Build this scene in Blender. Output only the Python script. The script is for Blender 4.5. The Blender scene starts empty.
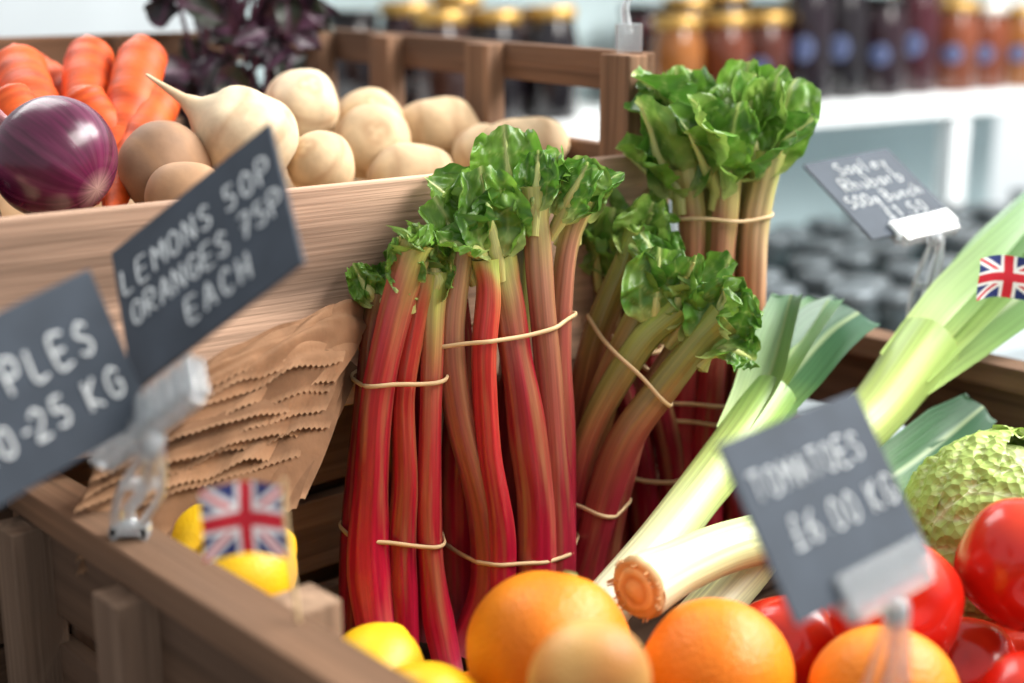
import bpy, math, random
from mathutils import Vector, noise, Matrix
S=0.01; ZE=1.45
def lin(c):
    c=c/255.0
    return c/12.92 if c<=0.04045 else ((c+0.055)/1.055)**2.4
def C(r,g,b): return (lin(r),lin(g),lin(b))
def mix(a,b,t):
    t=max(0,min(1,t)); return tuple(a[i]*(1-t)+b[i]*t for i in range(3))
def ramp(stops,t):
    if t<=stops[0][0]: return stops[0][1]
    for (t0,c0),(t1,c1) in zip(stops,stops[1:]):
        if t<=t1: return mix(c0,c1,(t-t0)/(t1-t0))
    return stops[-1][1]
# ---------------------------------------------------------------- materials
def newmat(name,rough=.5,stretch=(1,1,1),amt=.3,bump=.1,bstretch=None,bdist=.001,obj=False,oscale=1,spec=.5,
           coat=0,sss=0,transl=0,trans=0,tint=None,tamt=0,metal=0,vor=0,detail=4,tstretch=None,distort=0,tlo=.5,thi=.7):
    m=bpy.data.materials.new(name); m.use_nodes=True
    nt=m.node_tree; N=nt.nodes; L=nt.links; N.clear()
    out=N.new('ShaderNodeOutputMaterial'); p=N.new('ShaderNodeBsdfPrincipled')
    a=N.new('ShaderNodeAttribute'); a.attribute_name='Col'
    t=N.new('ShaderNodeAttribute'); t.attribute_name='tc'
    tex=N.new('ShaderNodeTexCoord')
    mp=N.new('ShaderNodeMapping'); mp.inputs['Scale'].default_value=stretch
    L.new((tex.outputs['Object'] if obj else t.outputs['Vector']),mp.inputs['Vector'])
    n=N.new('ShaderNodeTexNoise'); n.inputs['Scale'].default_value=oscale; n.inputs['Detail'].default_value=detail; n.inputs['Distortion'].default_value=distort
    L.new(mp.outputs[0],n.inputs['Vector'])
    mr=N.new('ShaderNodeMapRange'); mr.inputs[1].default_value=.3; mr.inputs[2].default_value=.7
    mr.inputs[3].default_value=1-amt; mr.inputs[4].default_value=1+amt*.6
    L.new(n.outputs['Fac'],mr.inputs[0])
    vm=N.new('ShaderNodeVectorMath'); vm.operation='SCALE'
    L.new(a.outputs['Color'],vm.inputs[0]); L.new(mr.outputs[0],vm.inputs['Scale'])
    col=vm.outputs[0]
    if tint:
        n3=N.new('ShaderNodeTexNoise'); n3.inputs['Scale'].default_value=oscale*.6; n3.inputs['Detail'].default_value=3
        mp3=N.new('ShaderNodeMapping'); mp3.inputs['Scale'].default_value=tstretch or stretch; mp3.inputs['Location'].default_value=(7,3,5)
        L.new((tex.outputs['Object'] if obj else t.outputs['Vector']),mp3.inputs['Vector']); L.new(mp3.outputs[0],n3.inputs['Vector'])
        mr3=N.new('ShaderNodeMapRange'); mr3.inputs[1].default_value=tlo; mr3.inputs[2].default_value=thi; mr3.inputs[4].default_value=tamt
        L.new(n3.outputs['Fac'],mr3.inputs[0])
        mx=N.new('ShaderNodeMixRGB'); mx.inputs[2].default_value=(*tint,1)
        L.new(mr3.outputs[0],mx.inputs[0]); L.new(col,mx.inputs[1]); col=mx.outputs[0]
    L.new(col,p.inputs['Base Color'])
    p.inputs['Roughness'].default_value=rough
    p.inputs['Specular IOR Level'].default_value=spec
    p.inputs['Metallic'].default_value=metal
    p.inputs['Coat Weight'].default_value=coat; p.inputs['Coat Roughness'].default_value=.12
    p.inputs['Transmission Weight'].default_value=trans
    if sss:
        p.inputs['Subsurface Weight'].default_value=sss
        p.inputs['Subsurface Radius'].default_value=(.01,.005,.003); p.inputs['Subsurface Scale'].default_value=.5
    if bump:
        b=N.new('ShaderNodeBump'); b.inputs['Strength'].default_value=bump; b.inputs['Distance'].default_value=bdist
        if vor:
            v=N.new('ShaderNodeTexVoronoi'); v.inputs['Scale'].default_value=vor; L.new(tex.outputs['Object'],v.inputs['Vector'])
            L.new(v.outputs['Distance'],b.inputs['Height'])
        else:
            n2=N.new('ShaderNodeTexNoise'); n2.inputs['Scale'].default_value=oscale; n2.inputs['Detail'].default_value=5
            mp2=N.new('ShaderNodeMapping'); mp2.inputs['Scale'].default_value=bstretch or stretch
            L.new((tex.outputs['Object'] if obj else t.outputs['Vector']),mp2.inputs['Vector'])
            L.new(mp2.outputs[0],n2.inputs['Vector']); L.new(n2.outputs['Fac'],b.inputs['Height'])
        L.new(b.outputs[0],p.inputs['Normal'])
    sh=p.outputs[0]
    if transl:
        tr=N.new('ShaderNodeBsdfTranslucent'); L.new(col,tr.inputs['Color'])
        ms=N.new('ShaderNodeMixShader'); ms.inputs[0].default_value=transl
        L.new(sh,ms.inputs[1]); L.new(tr.outputs[0],ms.inputs[2]); sh=ms.outputs[0]
    L.new(sh,out.inputs['Surface'])
    return m
MAT={}
MAT['wood']=newmat('crate_wood',rough=.85,stretch=(.03,.85,.85),amt=.46,bump=.6,bstretch=(.10,4,4),bdist=.0013,spec=.15,tint=C(104,84,70),tamt=.7,detail=13,distort=.9,tstretch=(.045,.35,.35),tlo=.42,thi=.68)
MAT['stalk']=newmat('rhubarb_skin',rough=.26,stretch=(4.4,4.4,.09),amt=.28,bump=.34,bstretch=(6,6,.10),bdist=.0009,spec=.5,sss=.05,tint=C(176,150,94),tamt=.4,detail=6,tstretch=(1.8,1.8,.14),tlo=.49,thi=.72)
MAT['leaf']=newmat('rhubarb_leaf',rough=.36,obj=True,oscale=75,amt=.3,bump=.65,bdist=.0016,transl=.32,spec=.45)
MAT['purple']=newmat('purple_leaf',rough=.45,obj=True,oscale=60,amt=.3,bump=.3,transl=.05)
MAT['rubber']=newmat('rubber_band',rough=.6,obj=True,oscale=50,amt=.1,bump=0)
MAT['leek']=newmat('leek_skin',rough=.38,stretch=(7,7,.05),amt=.28,bump=.4,bdist=.001,sss=.08,spec=.5)
MAT['leekleaf']=newmat('leek_leaf',rough=.45,stretch=(14,.05,1),amt=.3,bump=.4,bdist=.001,transl=.12)
MAT['orange']=newmat('orange_peel',rough=.42,obj=True,oscale=30,amt=.14,bump=.45,vor=460,bdist=.001,sss=.08,spec=.4)
MAT['lemon']=newmat('lemon_peel',rough=.42,obj=True,oscale=30,amt=.12,bump=.22,vor=520,bdist=.0008,sss=.08,spec=.4)
MAT['tomato']=newmat('tomato_skin',rough=.22,obj=True,oscale=25,amt=.18,bump=0,coat=.2,sss=.08,tint=C(214,84,40),tamt=.4)
MAT['onion']=newmat('onion_skin',rough=.25,stretch=(8,8,.25),amt=.45,bump=.2,spec=.6,tint=C(150,80,110),tamt=.3)
MAT['root']=newmat('root_vegetable_skin',rough=.7,obj=True,oscale=45,amt=.24,bump=.6,bdist=.0012,tint=C(166,128,92),tamt=.5)
MAT['carrot']=newmat('carrot_skin',rough=.5,stretch=(1,1,1.2),amt=.25,bump=.4,bstretch=(.5,.5,4),bdist=.001,spec=.35)
MAT['cabbage']=newmat('cabbage_leaf',rough=.5,obj=True,oscale=50,amt=.15,bump=.9,vor=170,bdist=.003,transl=.15)
MAT['paper']=newmat('kraft_paper',rough=.85,obj=True,oscale=60,amt=.2,bump=.4,bdist=.003,spec=.2,detail=8)
MAT['slate']=newmat('chalkboard',rough=.7,obj=True,oscale=40,amt=.18,bump=.05,spec=.3)
MAT['chalk']=newmat('chalk_ink',rough=.9,obj=True,oscale=300,amt=.1,bump=0,spec=.1)
MAT['clip']=newmat('clear_plastic',rough=.10,obj=True,oscale=20,amt=.05,bump=0,trans=.75,spec=.6)
MAT['cloth']=newmat('flag_paper',rough=.7,obj=True,oscale=80,amt=.05,bump=0,transl=.15)
MAT['jamglass']=newmat('jam_in_glass',rough=.08,obj=True,oscale=30,amt=.3,bump=0,coat=.6)
MAT['metal']=newmat('jar_lid',rough=.35,obj=True,oscale=30,amt=.05,bump=0,metal=.5)
MAT['paint']=newmat('painted_surface',rough=.6,obj=True,oscale=4,amt=.06,bump=.05,spec=.3)
MAT['floor']=newmat('concrete_floor',rough=.7,obj=True,oscale=3,amt=.2,bump=.1)
# ---------------------------------------------------------------- mesh builder
class MB:
    def __init__(s): s.v=[];s.f=[];s.c=[];s.t=[];s.mi=[];s.sm=[];s.mats=[]
    def mat(s,k):
        if k not in s.mats: s.mats.append(k)
        return s.mats.index(k)
    def add(s,p,c,t): s.v.append(Vector(p)); s.c.append(c); s.t.append(t); return len(s.v)-1
    def face(s,idx,k,sm=True): s.f.append(idx); s.mi.append(s.mat(k)); s.sm.append(sm)
    def grid(s,P,Cc,T,k,closed=False,caps=(False,False),capcol=None):
        n=len(P); m=len(P[0]); ids=[[s.add(P[i][j],Cc[i][j],T[i][j]) for j in range(m)] for i in range(n)]
        for i in range(n-1):
            for j in range(m if closed else m-1):
                j2=(j+1)%m
                s.face((ids[i][j],ids[i][j2],ids[i+1][j2],ids[i+1][j]),k)
        for e,row in ((0,0),(1,n-1)):
            if caps[e]:
                ce=sum((Vector(q) for q in P[row]),Vector())/m
                cc=capcol or Cc[row][0]
                ring=[s.add(P[row][j],cc,T[row][j]) for j in range(m)]
                c0=s.add(ce,cc,T[row][0])
                for j in range(m):
                    j2=(j+1)%m
                    s.face((c0,ring[j2],ring[j]) if e==0 else (c0,ring[j],ring[j2]),k,False)
    def build(s,name,bevel=0,sub=0):
        me=bpy.data.meshes.new(name)
        vs=[Vector((v.x*S,v.y*S,ZE+v.z*S)) for v in s.v]
        lo=Vector([min(v[i] for v in vs) for i in range(3)]); hi=Vector([max(v[i] for v in vs) for i in range(3)])
        o=(lo+hi)/2
        me.from_pydata([v-o for v in vs],[],s.f)
        for k in s.mats: me.materials.append(MAT[k])
        me.polygons.foreach_set('material_index',s.mi); me.polygons.foreach_set('use_smooth',s.sm)
        ca=me.attributes.new('Col','FLOAT_COLOR','POINT'); ca.data.foreach_set('color',[x for c in s.c for x in (c[0],c[1],c[2],1)])
        ta=me.attributes.new('tc','FLOAT_VECTOR','POINT'); ta.data.foreach_set('vector',[x for t in s.t for x in t])
        me.update()
        ob=bpy.data.objects.new(name,me); ob.location=o; bpy.context.collection.objects.link(ob)
        if bevel:
            b=ob.modifiers.new('bevel','BEVEL'); b.width=bevel; b.segments=2; b.limit_method='ANGLE'
        return ob
def cat(pts,n):
    P=[Vector(p) for p in pts]; m=len(P)-1; out=[]
    for i in range(n+1):
        x=i/n*m; k=min(int(x),m-1); f=x-k
        p1,p2=P[k],P[k+1]; p0=P[k-1] if k>0 else p1*2-p2; p3=P[k+2] if k+2<=m else p2*2-p1
        out.append(.5*((2*p1)+(p2-p0)*f+(2*p0-5*p1+4*p2-p3)*f*f+(3*p1-p0-3*p2+p3)*f**3))
    return out
def lerpl(a,t):
    m=len(a)-1; x=t*m; k=min(int(x),m-1) if m>0 else 0
    return a[0] if m==0 else a[k]+(a[k+1]-a[k])*(x-k)
def frames(pts,up):
    fr=[]; up=Vector(up)
    for i,p in enumerate(pts):
        t=(pts[min(i+1,len(pts)-1)]-pts[max(i-1,0)]).normalized()
        up=(up-t*up.dot(t))
        if up.length<1e-4: up=Vector((1,0,0))-t*t.x
        up.normalize(); fr.append((t,up.copy(),t.cross(up)))
    return fr
def tube(mb,pts,rads,k,col,segs=14,n=24,up=(0,-1,0.01),prof=None,flat=1,caps=(True,True),capcol=None,closedcurve=False):
    C3=cat(pts,n); fr=frames(C3,up); P=[];Cc=[];T=[]; ln=0; off=random.uniform(0,50)
    for i,p in enumerate(C3):
        if i: ln+=(p-C3[i-1]).length
        t,u,s=fr[i]; r=lerpl(rads,i/n); rp=[];rc=[];rt=[]
        for j in range(segs):
            a=2*math.pi*j/segs; q=prof(a,i/n) if prof else 1
            rp.append(p+(u*math.cos(a)*flat+s*math.sin(a))*r*q); rc.append(col(i/n,a)); rt.append((math.cos(a)+off,math.sin(a),ln))
        P.append(rp);Cc.append(rc);T.append(rt)
    mb.grid(P,Cc,T,k,True,caps,capcol)
    return C3
def lathe(mb,prof,org,axis,k,col,segs=24,rmod=None,capcol=None,caps=(False,False),dis=0,dsc=.3):
    org=Vector(org); ax=Vector(axis).normalized(); u=ax.orthogonal().normalized(); s=ax.cross(u)
    P=[];Cc=[];T=[]; n=len(prof); off=random.uniform(0,50)
    for i,(z,r) in enumerate(prof):
        rp=[];rc=[];rt=[]
        for j in range(segs):
            a=2*math.pi*j/segs; q=rmod(a,i/(n-1)) if rmod else 1
            p=ax*z+(u*math.cos(a)+s*math.sin(a))*r*q
            if dis: p=p*(1+dis*noise.noise(p*dsc+Vector((off,0,0))))
            rp.append(org+p); rc.append(col(i/(n-1),a)); rt.append((math.cos(a)+off,math.sin(a),z))
        P.append(rp);Cc.append(rc);T.append(rt)
    mb.grid(P,Cc,T,k,True,caps,capcol)
def box(mb,c,hx,hy,hz,k,col):
    c=Vector(c);hx=Vector(hx);hy=Vector(hy);hz=Vector(hz)
    H=[hx,hy,hz]; order=sorted(range(3),key=lambda i:-H[i].length); off=[random.uniform(0,90) for _ in range(3)]
    ids=[]
    for sx in (-1,1):
        for sy in (-1,1):
            for sz in (-1,1):
                sg=(sx,sy,sz); t=tuple(sg[i]*H[i].length+off[i] for i in order)
                ids.append(mb.add(c+hx*sx+hy*sy+hz*sz,col,t))
    flip=hx.cross(hy).dot(hz)<0
    for f in ((0,1,3,2),(4,6,7,5),(0,4,5,1),(2,3,7,6),(0,2,6,4),(1,5,7,3)):
        g=tuple(ids[i] for i in f)
        mb.face(g[::-1] if flip else g,k,False)
def board(mb,p0,p1,z0,z1,th,col,k='wood',jit=0.06):
    p0=Vector((p0[0],p0[1],0));p1=Vector((p1[0],p1[1],0)); d=p1-p0; n=Vector((-d.y,d.x,0)).normalized()
    j=random.uniform(1-jit*2,1+jit*2); col=tuple(x*j for x in col)
    c=(p0+p1)/2+Vector((0,0,(z0+z1)/2))
    box(mb,c,d/2,n*th/2,Vector((0,0,(z1-z0)/2)),k,col)
def sheet(mb,fn,nu,nv,k,col):
    P=[];Cc=[];T=[]
    for i in range(nu+1):
        rp=[];rc=[];rt=[]
        for j in range(nv+1):
            u=i/nu; v=j/nv*2-1
            rp.append(fn(u,v)); rc.append(col(u,v)); rt.append((v,u*20,0))
        P.append(rp);Cc.append(rc);T.append(rt)
    mb.grid(P,Cc,T,k)
# ---------------------------------------------------------------- crates, table, room
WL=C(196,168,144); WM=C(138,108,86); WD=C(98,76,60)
th1=math.radians(42); a1=Vector((math.cos(th1),math.sin(th1))); b1=Vector((-math.sin(th1),math.cos(th1)))
A=Vector((-27,75))
def f1(a,b): return A+a1*a+b1*b
th2=math.radians(36); a2=Vector((math.cos(th2),math.sin(th2))); b2=Vector((-math.sin(th2),math.cos(th2)))
Cn=Vector((9.8,101))
def f2(a,b): return Cn+a2*a+b2*b   # a negative = left
random.seed(3)
def crate(name,f,a0,a1_,b0,b1_,zb,slA,slB,slFront,slBack,posts,pz,cf,cs,extra=None):
    mb=MB(); t=1.1
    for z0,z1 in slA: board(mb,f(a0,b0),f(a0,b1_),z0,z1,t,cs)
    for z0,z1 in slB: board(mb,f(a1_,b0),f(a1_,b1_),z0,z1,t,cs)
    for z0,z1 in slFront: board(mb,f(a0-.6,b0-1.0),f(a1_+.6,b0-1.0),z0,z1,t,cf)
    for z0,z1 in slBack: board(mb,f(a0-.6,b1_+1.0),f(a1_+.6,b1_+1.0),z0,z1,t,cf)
    for a,b in posts:
        board(mb,f(a-1.4,b),f(a+1.4,b),zb,pz,2.6,mix(cs,WL,.35))
    n=7; w=(b1_-b0)/n
    for i in range(n):
        bb=b0+w*(i+.5); board(mb,f(a0,bb),f(a1_,bb),zb-1,zb,w*.93,cs)
    if extra: extra(mb)
    return mb.build(name,bevel=.0012)
def ex1(mb):
    board(mb,f1(0.1,-52.5),f1(0.1,.5),-29.6,-27.8,2.8,C(128,97,74))
    board(mb,f1(61.9,-52.5),f1(61.9,.5),-29.6,-27.8,2.6,C(124,96,76))
    board(mb,f1(1.7,-22.6),f1(4.3,-22.6),-44,-28.4,2.6,C(186,154,126))
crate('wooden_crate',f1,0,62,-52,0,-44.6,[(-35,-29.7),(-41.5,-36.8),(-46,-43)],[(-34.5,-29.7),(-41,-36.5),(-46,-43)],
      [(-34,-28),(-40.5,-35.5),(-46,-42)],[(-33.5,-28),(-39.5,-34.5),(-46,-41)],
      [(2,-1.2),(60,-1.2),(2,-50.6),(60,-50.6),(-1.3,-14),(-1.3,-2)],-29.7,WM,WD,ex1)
def ex2(mb):
    board(mb,f2(-.3,0),f2(-.3,46),-9,-6.2,1.2,C(116,86,66))
    board(mb,f2(-62,46.8),f2(0,46.8),-9,-6.2,1.2,C(116,86,66))
    for b in (1,18,33,45): board(mb,f2(-2.6,b),f2(-.9,b),-27,-6.3,3.2,C(146,112,88))
    for a in (-20,-40,-60): board(mb,f2(a-1.5,45.6),f2(a+1.5,45.6),-27,-6.3,1.6,C(132,100,78))
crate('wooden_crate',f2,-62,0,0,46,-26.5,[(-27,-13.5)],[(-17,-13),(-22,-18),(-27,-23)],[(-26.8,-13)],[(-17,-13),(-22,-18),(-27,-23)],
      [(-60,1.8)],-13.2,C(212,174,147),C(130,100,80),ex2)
mb=MB()
for i in range(8):
    b=-59+i*15
    board(mb,f1(-28,b),f1(78,b),-49,-46.3,14.8,C(120,98,80))
for a,b in ((-24,-60),(74,-60),(-24,50),(74,50)): board(mb,f1(a-3,b),f1(a+3,b),-145,-49,6,C(110,88,70))
mb.build('display_table',bevel=.002)
mb=MB()
for i in range(5):
    z=-46.2+i*3.75
    for p,q in ((f1(-25,3.2),f1(58,3.2)),(f1(-25,48),f1(58,48)),(f1(-25,3.2),f1(-25,48)),(f1(58,3.2),f1(58,48))): board(mb,p,q,z,z+3.4,1.2,WD)
for i in range(6): board(mb,f1(-25,7+i*7.6),f1(58,7+i*7.6),-28.4,-27.6,7.2,WD)
mb.build('riser_box',bevel=.001)
mb=MB(); box(mb,(0,150,-146),(300,0,0),(0,300,0),(0,0,1),'floor',C(150,145,140)); mb.build('floor')
mb=MB(); box(mb,(0,345,0),(300,0,0),(0,3,0),(0,0,145),'paint',C(212,218,220)); mb.build('wall_back')
# ---------------------------------------------------------------- rhubarb
def stalk_at(poly,p,n):
    for q0,q1 in zip(poly,poly[1:]):
        d0=(q0-p).dot(n); d1=(q1-p).dot(n)
        if d0*d1<=0 and abs(d0-d1)>1e-6:
            return q0+(q1-q0)*(d0/(d0-d1))
    return None
def hull(pts):
    pts=sorted(set(pts))
    def half(ps):
        o=[]
        for p in ps:
            while len(o)>1 and (o[-1][0]-o[-2][0])*(p[1]-o[-2][1])-(o[-1][1]-o[-2][1])*(p[0]-o[-2][0])<=0: o.pop()
            o.append(p)
        return o[:-1]
    return half(pts)+half(pts[::-1])
def band(mb,polys,p,n,r,thick=.15):
    p=Vector(p); n=Vector(n).normalized(); u=n.orthogonal().normalized(); s=n.cross(u); pp=[]
    for poly in polys:
        q=stalk_at(poly,p,n)
        if q is None: continue
        d=q-p
        for j in range(16):
            a=j*math.pi/8; pp.append((round(d.dot(u)+math.cos(a)*(r+.1),4),round(d.dot(s)+math.sin(a)*(r+.1),4)))
    if len(pp)<3: return
    h=hull(pp); m=len(h); P=[];Cc=[];T=[]
    ring=[p+u*x+s*y for x,y in h]
    dense=[]
    for i in range(m):
        q0,q1=ring[i],ring[(i+1)%m]; kk=max(1,int((q1-q0).length/.4))
        for j in range(kk): dense.append(q0+(q1-q0)*j/kk)
    M_=len(dense); ce=sum(dense,Vector())/M_; dense.append(dense[0])
    for i in range(M_+1):
        q=dense[i]; w=.10*math.sin(i/M_*math.pi*6); q=q+n*w
        o=(q-ce).normalized(); rp=[]
        for j in range(6):
            a=j*math.pi/3; rp.append(q+o*math.cos(a)*thick*.6+n*math.sin(a)*thick)
        P.append(rp);Cc.append([C(214,182,136)]*6);T.append([(0,0,0)]*6)
    mb.grid(P,Cc,T,'rubber',True)
GR=[C(92,140,48),C(126,170,62),C(64,112,42),C(152,186,84),C(78,126,44)]
def leaf(mb,base,d,nrm,L,W,seed,ruf=.5,cup=.5,bend=.2,cA=None,cB=None,k='leaf',n=32,trim=.55,rib=True,ribcol=None,pointy=False):
    base=Vector(base); d=Vector(d).normalized(); nrm=Vector(nrm); nrm=(nrm-d*nrm.dot(d)).normalized(); s=d.cross(nrm)
    gi=int(seed*7)%5
    cA=cA or GR[gi]; cB=cB or C(204,216,136); so=Vector((seed*13.1,seed*7.7,0)); f1_=7+seed*2.6; ph=seed*11
    def wid(u):
        if pointy: return W/2*math.sin(math.pi*min(1,u*.93+.07))**.8
        return W/2*(.10+.90*math.sin(math.pi*min(1,(u*(1-trim*.34)+.02))**.8)**.62)
    def fn(u,v):
        w=wid(u); vv=abs(v)
        roll=cup*1.7*v
        x=math.sin(roll)/max(.2,cup*1.7) ; h=(1-math.cos(roll))/max(.2,cup*1.7)*w*.95
        p=base+d*(L*u*(1-.10*vv*vv)+.25*ruf*math.sin(v*6+ph)*u+.18*noise.noise(Vector((v*5,u*5,9))+so)*(u+vv))+s*w*x
        edge=vv**1.8
        h+=-bend*L*u*u+ruf*edge*(.8*math.sin(u*f1_+ph+(0 if v>0 else 2))+.38*math.sin(u*f1_*2.1+ph*2+v)+.17*math.sin(u*f1_*4.1+ph))
        h+=ruf*.6*u*u*math.sin(v*5+ph)
        if not pointy: h+=.5*noise.noise(Vector((u*2.8,v*1.8,0))+so)+.25*noise.noise(Vector((u*8,v*5,3))+so)
        h-=.14*max(0,1-vv/.12)
        return p+nrm*h
    def col(u,v):
        c=mix(cA,GR[(gi+1)%5] if k=='leaf' else cA,.5+.7*noise.noise(Vector((u*3,v*2,4))+so))
        vv=abs(v); x=abs(((u*4.2-vv*1.5)%1)-.5)
        ve=max(0,1-vv/.10)*.9+max(0,1-x/.08)*.4*(1-vv*.6)+max(0,1-abs(vv-.42)/.05)*.5*(1-u)
        return mix(c,cB,min(1,ve+max(0,.30-u)*3))
    sheet(mb,fn,n,n,k,col)
    if rib:
        rc=ribcol or C(190,186,112)
        tube(mb,[base-d*1.6-nrm*.1,fn(0,0)-nrm*.15,fn(.3,0)-nrm*.12,fn(.6,0)-nrm*.08,fn(.9,0)-nrm*.02],[.34,.5,.36,.2,.08],'stalk',lambda t,a:mix(rc,cB,t),segs=9,n=14)
RB=[(0,C(238,130,150)),(.04,C(212,56,88)),(.12,C(184,28,58)),(.3,C(150,20,40)),(.6,C(158,40,46)),(.75,C(162,84,64)),(.86,C(162,132,78)),(1,C(164,174,88))]
RC=[(0,C(232,110,130)),(.05,C(198,30,64)),(.2,C(152,16,44)),(.5,C(176,36,40)),(.78,C(188,60,50)),(.88,C(180,110,68)),(.95,C(172,168,88)),(1,C(168,180,88))]
RT=[(0,C(228,120,140)),(.06,C(184,40,66)),(.25,C(146,34,48)),(.46,C(154,76,66)),(.73,C(168,118,90)),(.88,C(172,156,96)),(1,C(172,174,98))]
RG=[(0,C(200,60,80)),(.25,C(150,42,52)),(.48,C(146,88,58)),(.68,C(132,126,64)),(1,C(146,166,80))]
RD=[(0,C(150,10,45)),(.4,C(116,14,36)),(.7,C(120,40,44)),(1,C(110,104,60))]
def rhubarb(stalks,bands,leafspec,seed):
    mb=MB(); random.seed(seed); polys=[]
    for pts,r,cr in stalks:
        j=random.uniform(.84,1.16); ph=random.uniform(0,6); wv=random.uniform(3,6); r=r*1.04
        def pr(a,t,ph=ph,wv=wv):
            return (1+.028*math.cos(a*9+ph)+.012*math.cos(a*19+ph*2)-.16*max(0,math.cos(a-math.pi))+.05*math.sin(t*wv*3+ph)+.02*math.sin(t*23+a*2+ph))
        e=random.uniform(.92,1.08)
        rads=[r*1.1,r*1.2*e,r*1.02,r*.96,r*.9,r*.88,r*.88,r*1.05]
        polys.append(tube(mb,pts,rads,'stalk',lambda t,a,cr=cr,j=j,ph=ph:tuple(x*j for x in ramp(cr,t+.07*math.sin(a*2+ph)*min(1,t*3))),segs=40,n=48,prof=pr,flat=.85,up=(math.sin(ph)*.5,-1,0.01)))
    rr=sum(s[1] for s in stalks)/len(stalks)*1.0
    for p,n in bands: band(mb,polys,p,n,rr)
    rn=random.Random(seed)
    for (p,d,nr,L,W,ruf,cup,bend,tr) in leafspec:
        leaf(mb,p,d,nr,L,W,rn.random()*3,ruf,cup,bend,trim=tr)
    return mb.build('rhubarb_bunch')
def autoleaves(tops,center,n,seed,L=(3.5,5.5),W=(3.0,4.6),out=.7,up=1):
    rn=random.Random(seed); o=[]; c=Vector(center)
    for i in range(n):
        t=Vector(tops[i%len(tops)]); rad=(t-c); rad.z=0
        ang=rn.uniform(0,6.28); dirr=rad.normalized()*.5+Vector((math.cos(ang),math.sin(ang),0))*.6
        d=dirr*out*rn.uniform(.3,1.1)+Vector((0,0,up))
        nr=-dirr+Vector((0,-.7,.25)) if rn.random()<.6 else -dirr
        o.append((t+Vector((rn.uniform(-.3,.3),rn.uniform(-.3,.3),rn.uniform(-1.2,.3))),d,nr,rn.uniform(*L),rn.uniform(*W),rn.uniform(.35,.8),rn.uniform(.3,.95),rn.uniform(-.1,.45),rn.uniform(.4,.9)))
    return o
def seq(xs,y,zs,dy=0): 
    n=len(xs); return [(x,(y if not dy else y+dy*i/(n-1)),z) for i,(x,z) in enumerate(zip(xs,zs))]
Bst=[(seq([-3.2,-1.5,-1.8,-3.2,-3.8,-3.3,-2.9],83.4,[-43,-38.6,-33.4,-27.5,-22.4,-17.7,-15.4],1),1.0,RT),
 (seq([-1.1,-.7,-1.4,-1.7,-1.4,-1.6],83.1,[-43,-35.5,-29.5,-23.7,-19.6,-17.4],1),.86,RC),
 (seq([1.4,1.5,.9,.2,-.4,-.9],83.8,[-43,-34,-28.2,-23.4,-19.8,-17.6],1.5),1.14,RB),
 (seq([3.1,2.8,2.4,1.8,1.5,1.3],85.3,[-43,-33.3,-26.8,-20.2,-16.2,-13.2],.6),.92,RT),
 (seq([3.3,3.3,3.0,3.4,4.4],87.3,[-43,-31,-24,-18,-14.4],1),.8,RT),
 (seq([-3.6,-3.5,-3.3,-3.9,-3.7],86.5,[-43,-31,-24,-18,-15.4],1),.95,RB),
 (seq([0,-.2,.2,.4,.3],87,[-43,-31,-24,-18,-14.5],1),1.0,RG)]
lf=autoleaves([(-2.6,85,-16.0),(-1.5,84.6,-17.2),(-.6,85.6,-17.4),(1.3,87.2,-13.8),(3.8,88.2,-15.6),(-3.0,87.5,-15.6),(.3,88,-14.6),(2.0,87.4,-14.6)],(0,86.5,0),14,11,L=(3.0,4.5),W=(3.6,5.2),out=.6)
lf+=[((-.9,84.0,-17.2),(-.15,-.1,1),(.3,-1,.2),5.4,5.0,.55,.5,.15,.6),((2.9,86.2,-15.2),(.45,-.2,1),(-.4,-1,.2),3.8,3.8,.6,.6,.2,.7),((1.4,85.2,-14.6),(.05,.1,1),(-.1,-1,.2),3.6,3.2,.5,.5,.1,.7),
     ((-2.7,84.1,-17.6),(-.35,-.25,1),(.5,-1,.1),4.2,4.0,.55,.6,.3,.7),((0,87,-14.8),(-.1,.1,1),(0,-1,.2),5.0,5.0,.6,.4,.1,.8),((-2.0,83.6,-16.6),(-.5,-.5,.5),(.4,-.5,.8),2.6,3.0,.5,.5,.5,.8)]
rhubarb(Bst,[((0,85.3,-22.2),(-.13,.05,1)),((0,85,-36.7),(.02,.03,1))],lf,21)
Ast=[(seq([-8.3,-8.9,-8.6,-8.1,-7.1,-6.2,-5.6],82,[-42.8,-36,-30,-25,-20.7,-17.6,-16.0],0.5),1.06,RB),
 (seq([-6.7,-6.9,-6.6,-6.6,-5.9,-5.2],82.2,[-43.6,-36,-30.8,-25.6,-21.4,-18.0],1.2),.8,RC),
 (seq([-4.0,-4.9,-5.2,-5.0,-4.8,-4.6],82.4,[-44.1,-38.8,-33.4,-26.9,-21.9,-18.0],1.2),.78,RB),
 (seq([-10.5,-9.8,-9.2,-8.6,-8.0],84,[-42.5,-33,-27.5,-22,-19.4],0),.74,RD),
 (seq([-7.6,-7.6,-7.4,-6.9,-6.6],85,[-43,-33,-27,-22,-18.4],0),1.0,RT),
 (seq([-5.6,-5.7,-5.6,-5.2,-5.0],85.4,[-43,-33,-27,-22,-17.6],0),.9,RB)]
lf=autoleaves([(-5.7,82.6,-17.2),(-5.2,83.4,-18.7),(-4.6,83.9,-18.8),(-7.6,84,-19.6),(-6.6,85,-18.4),(-5,85.4,-17.6)],(-6,84.2,0),10,5,L=(2.2,3.4),W=(2.4,3.4),out=.5)
lf+=[((-8.2,83.5,-20),(-.5,-.1,1),(.2,-1,.2),2.6,2.6,.4,.6,.3,.7),((-6.2,82.2,-18.8),(-.1,-.2,1),(.2,-1,.2),3.0,2.8,.4,.6,.2,.7)]
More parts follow.
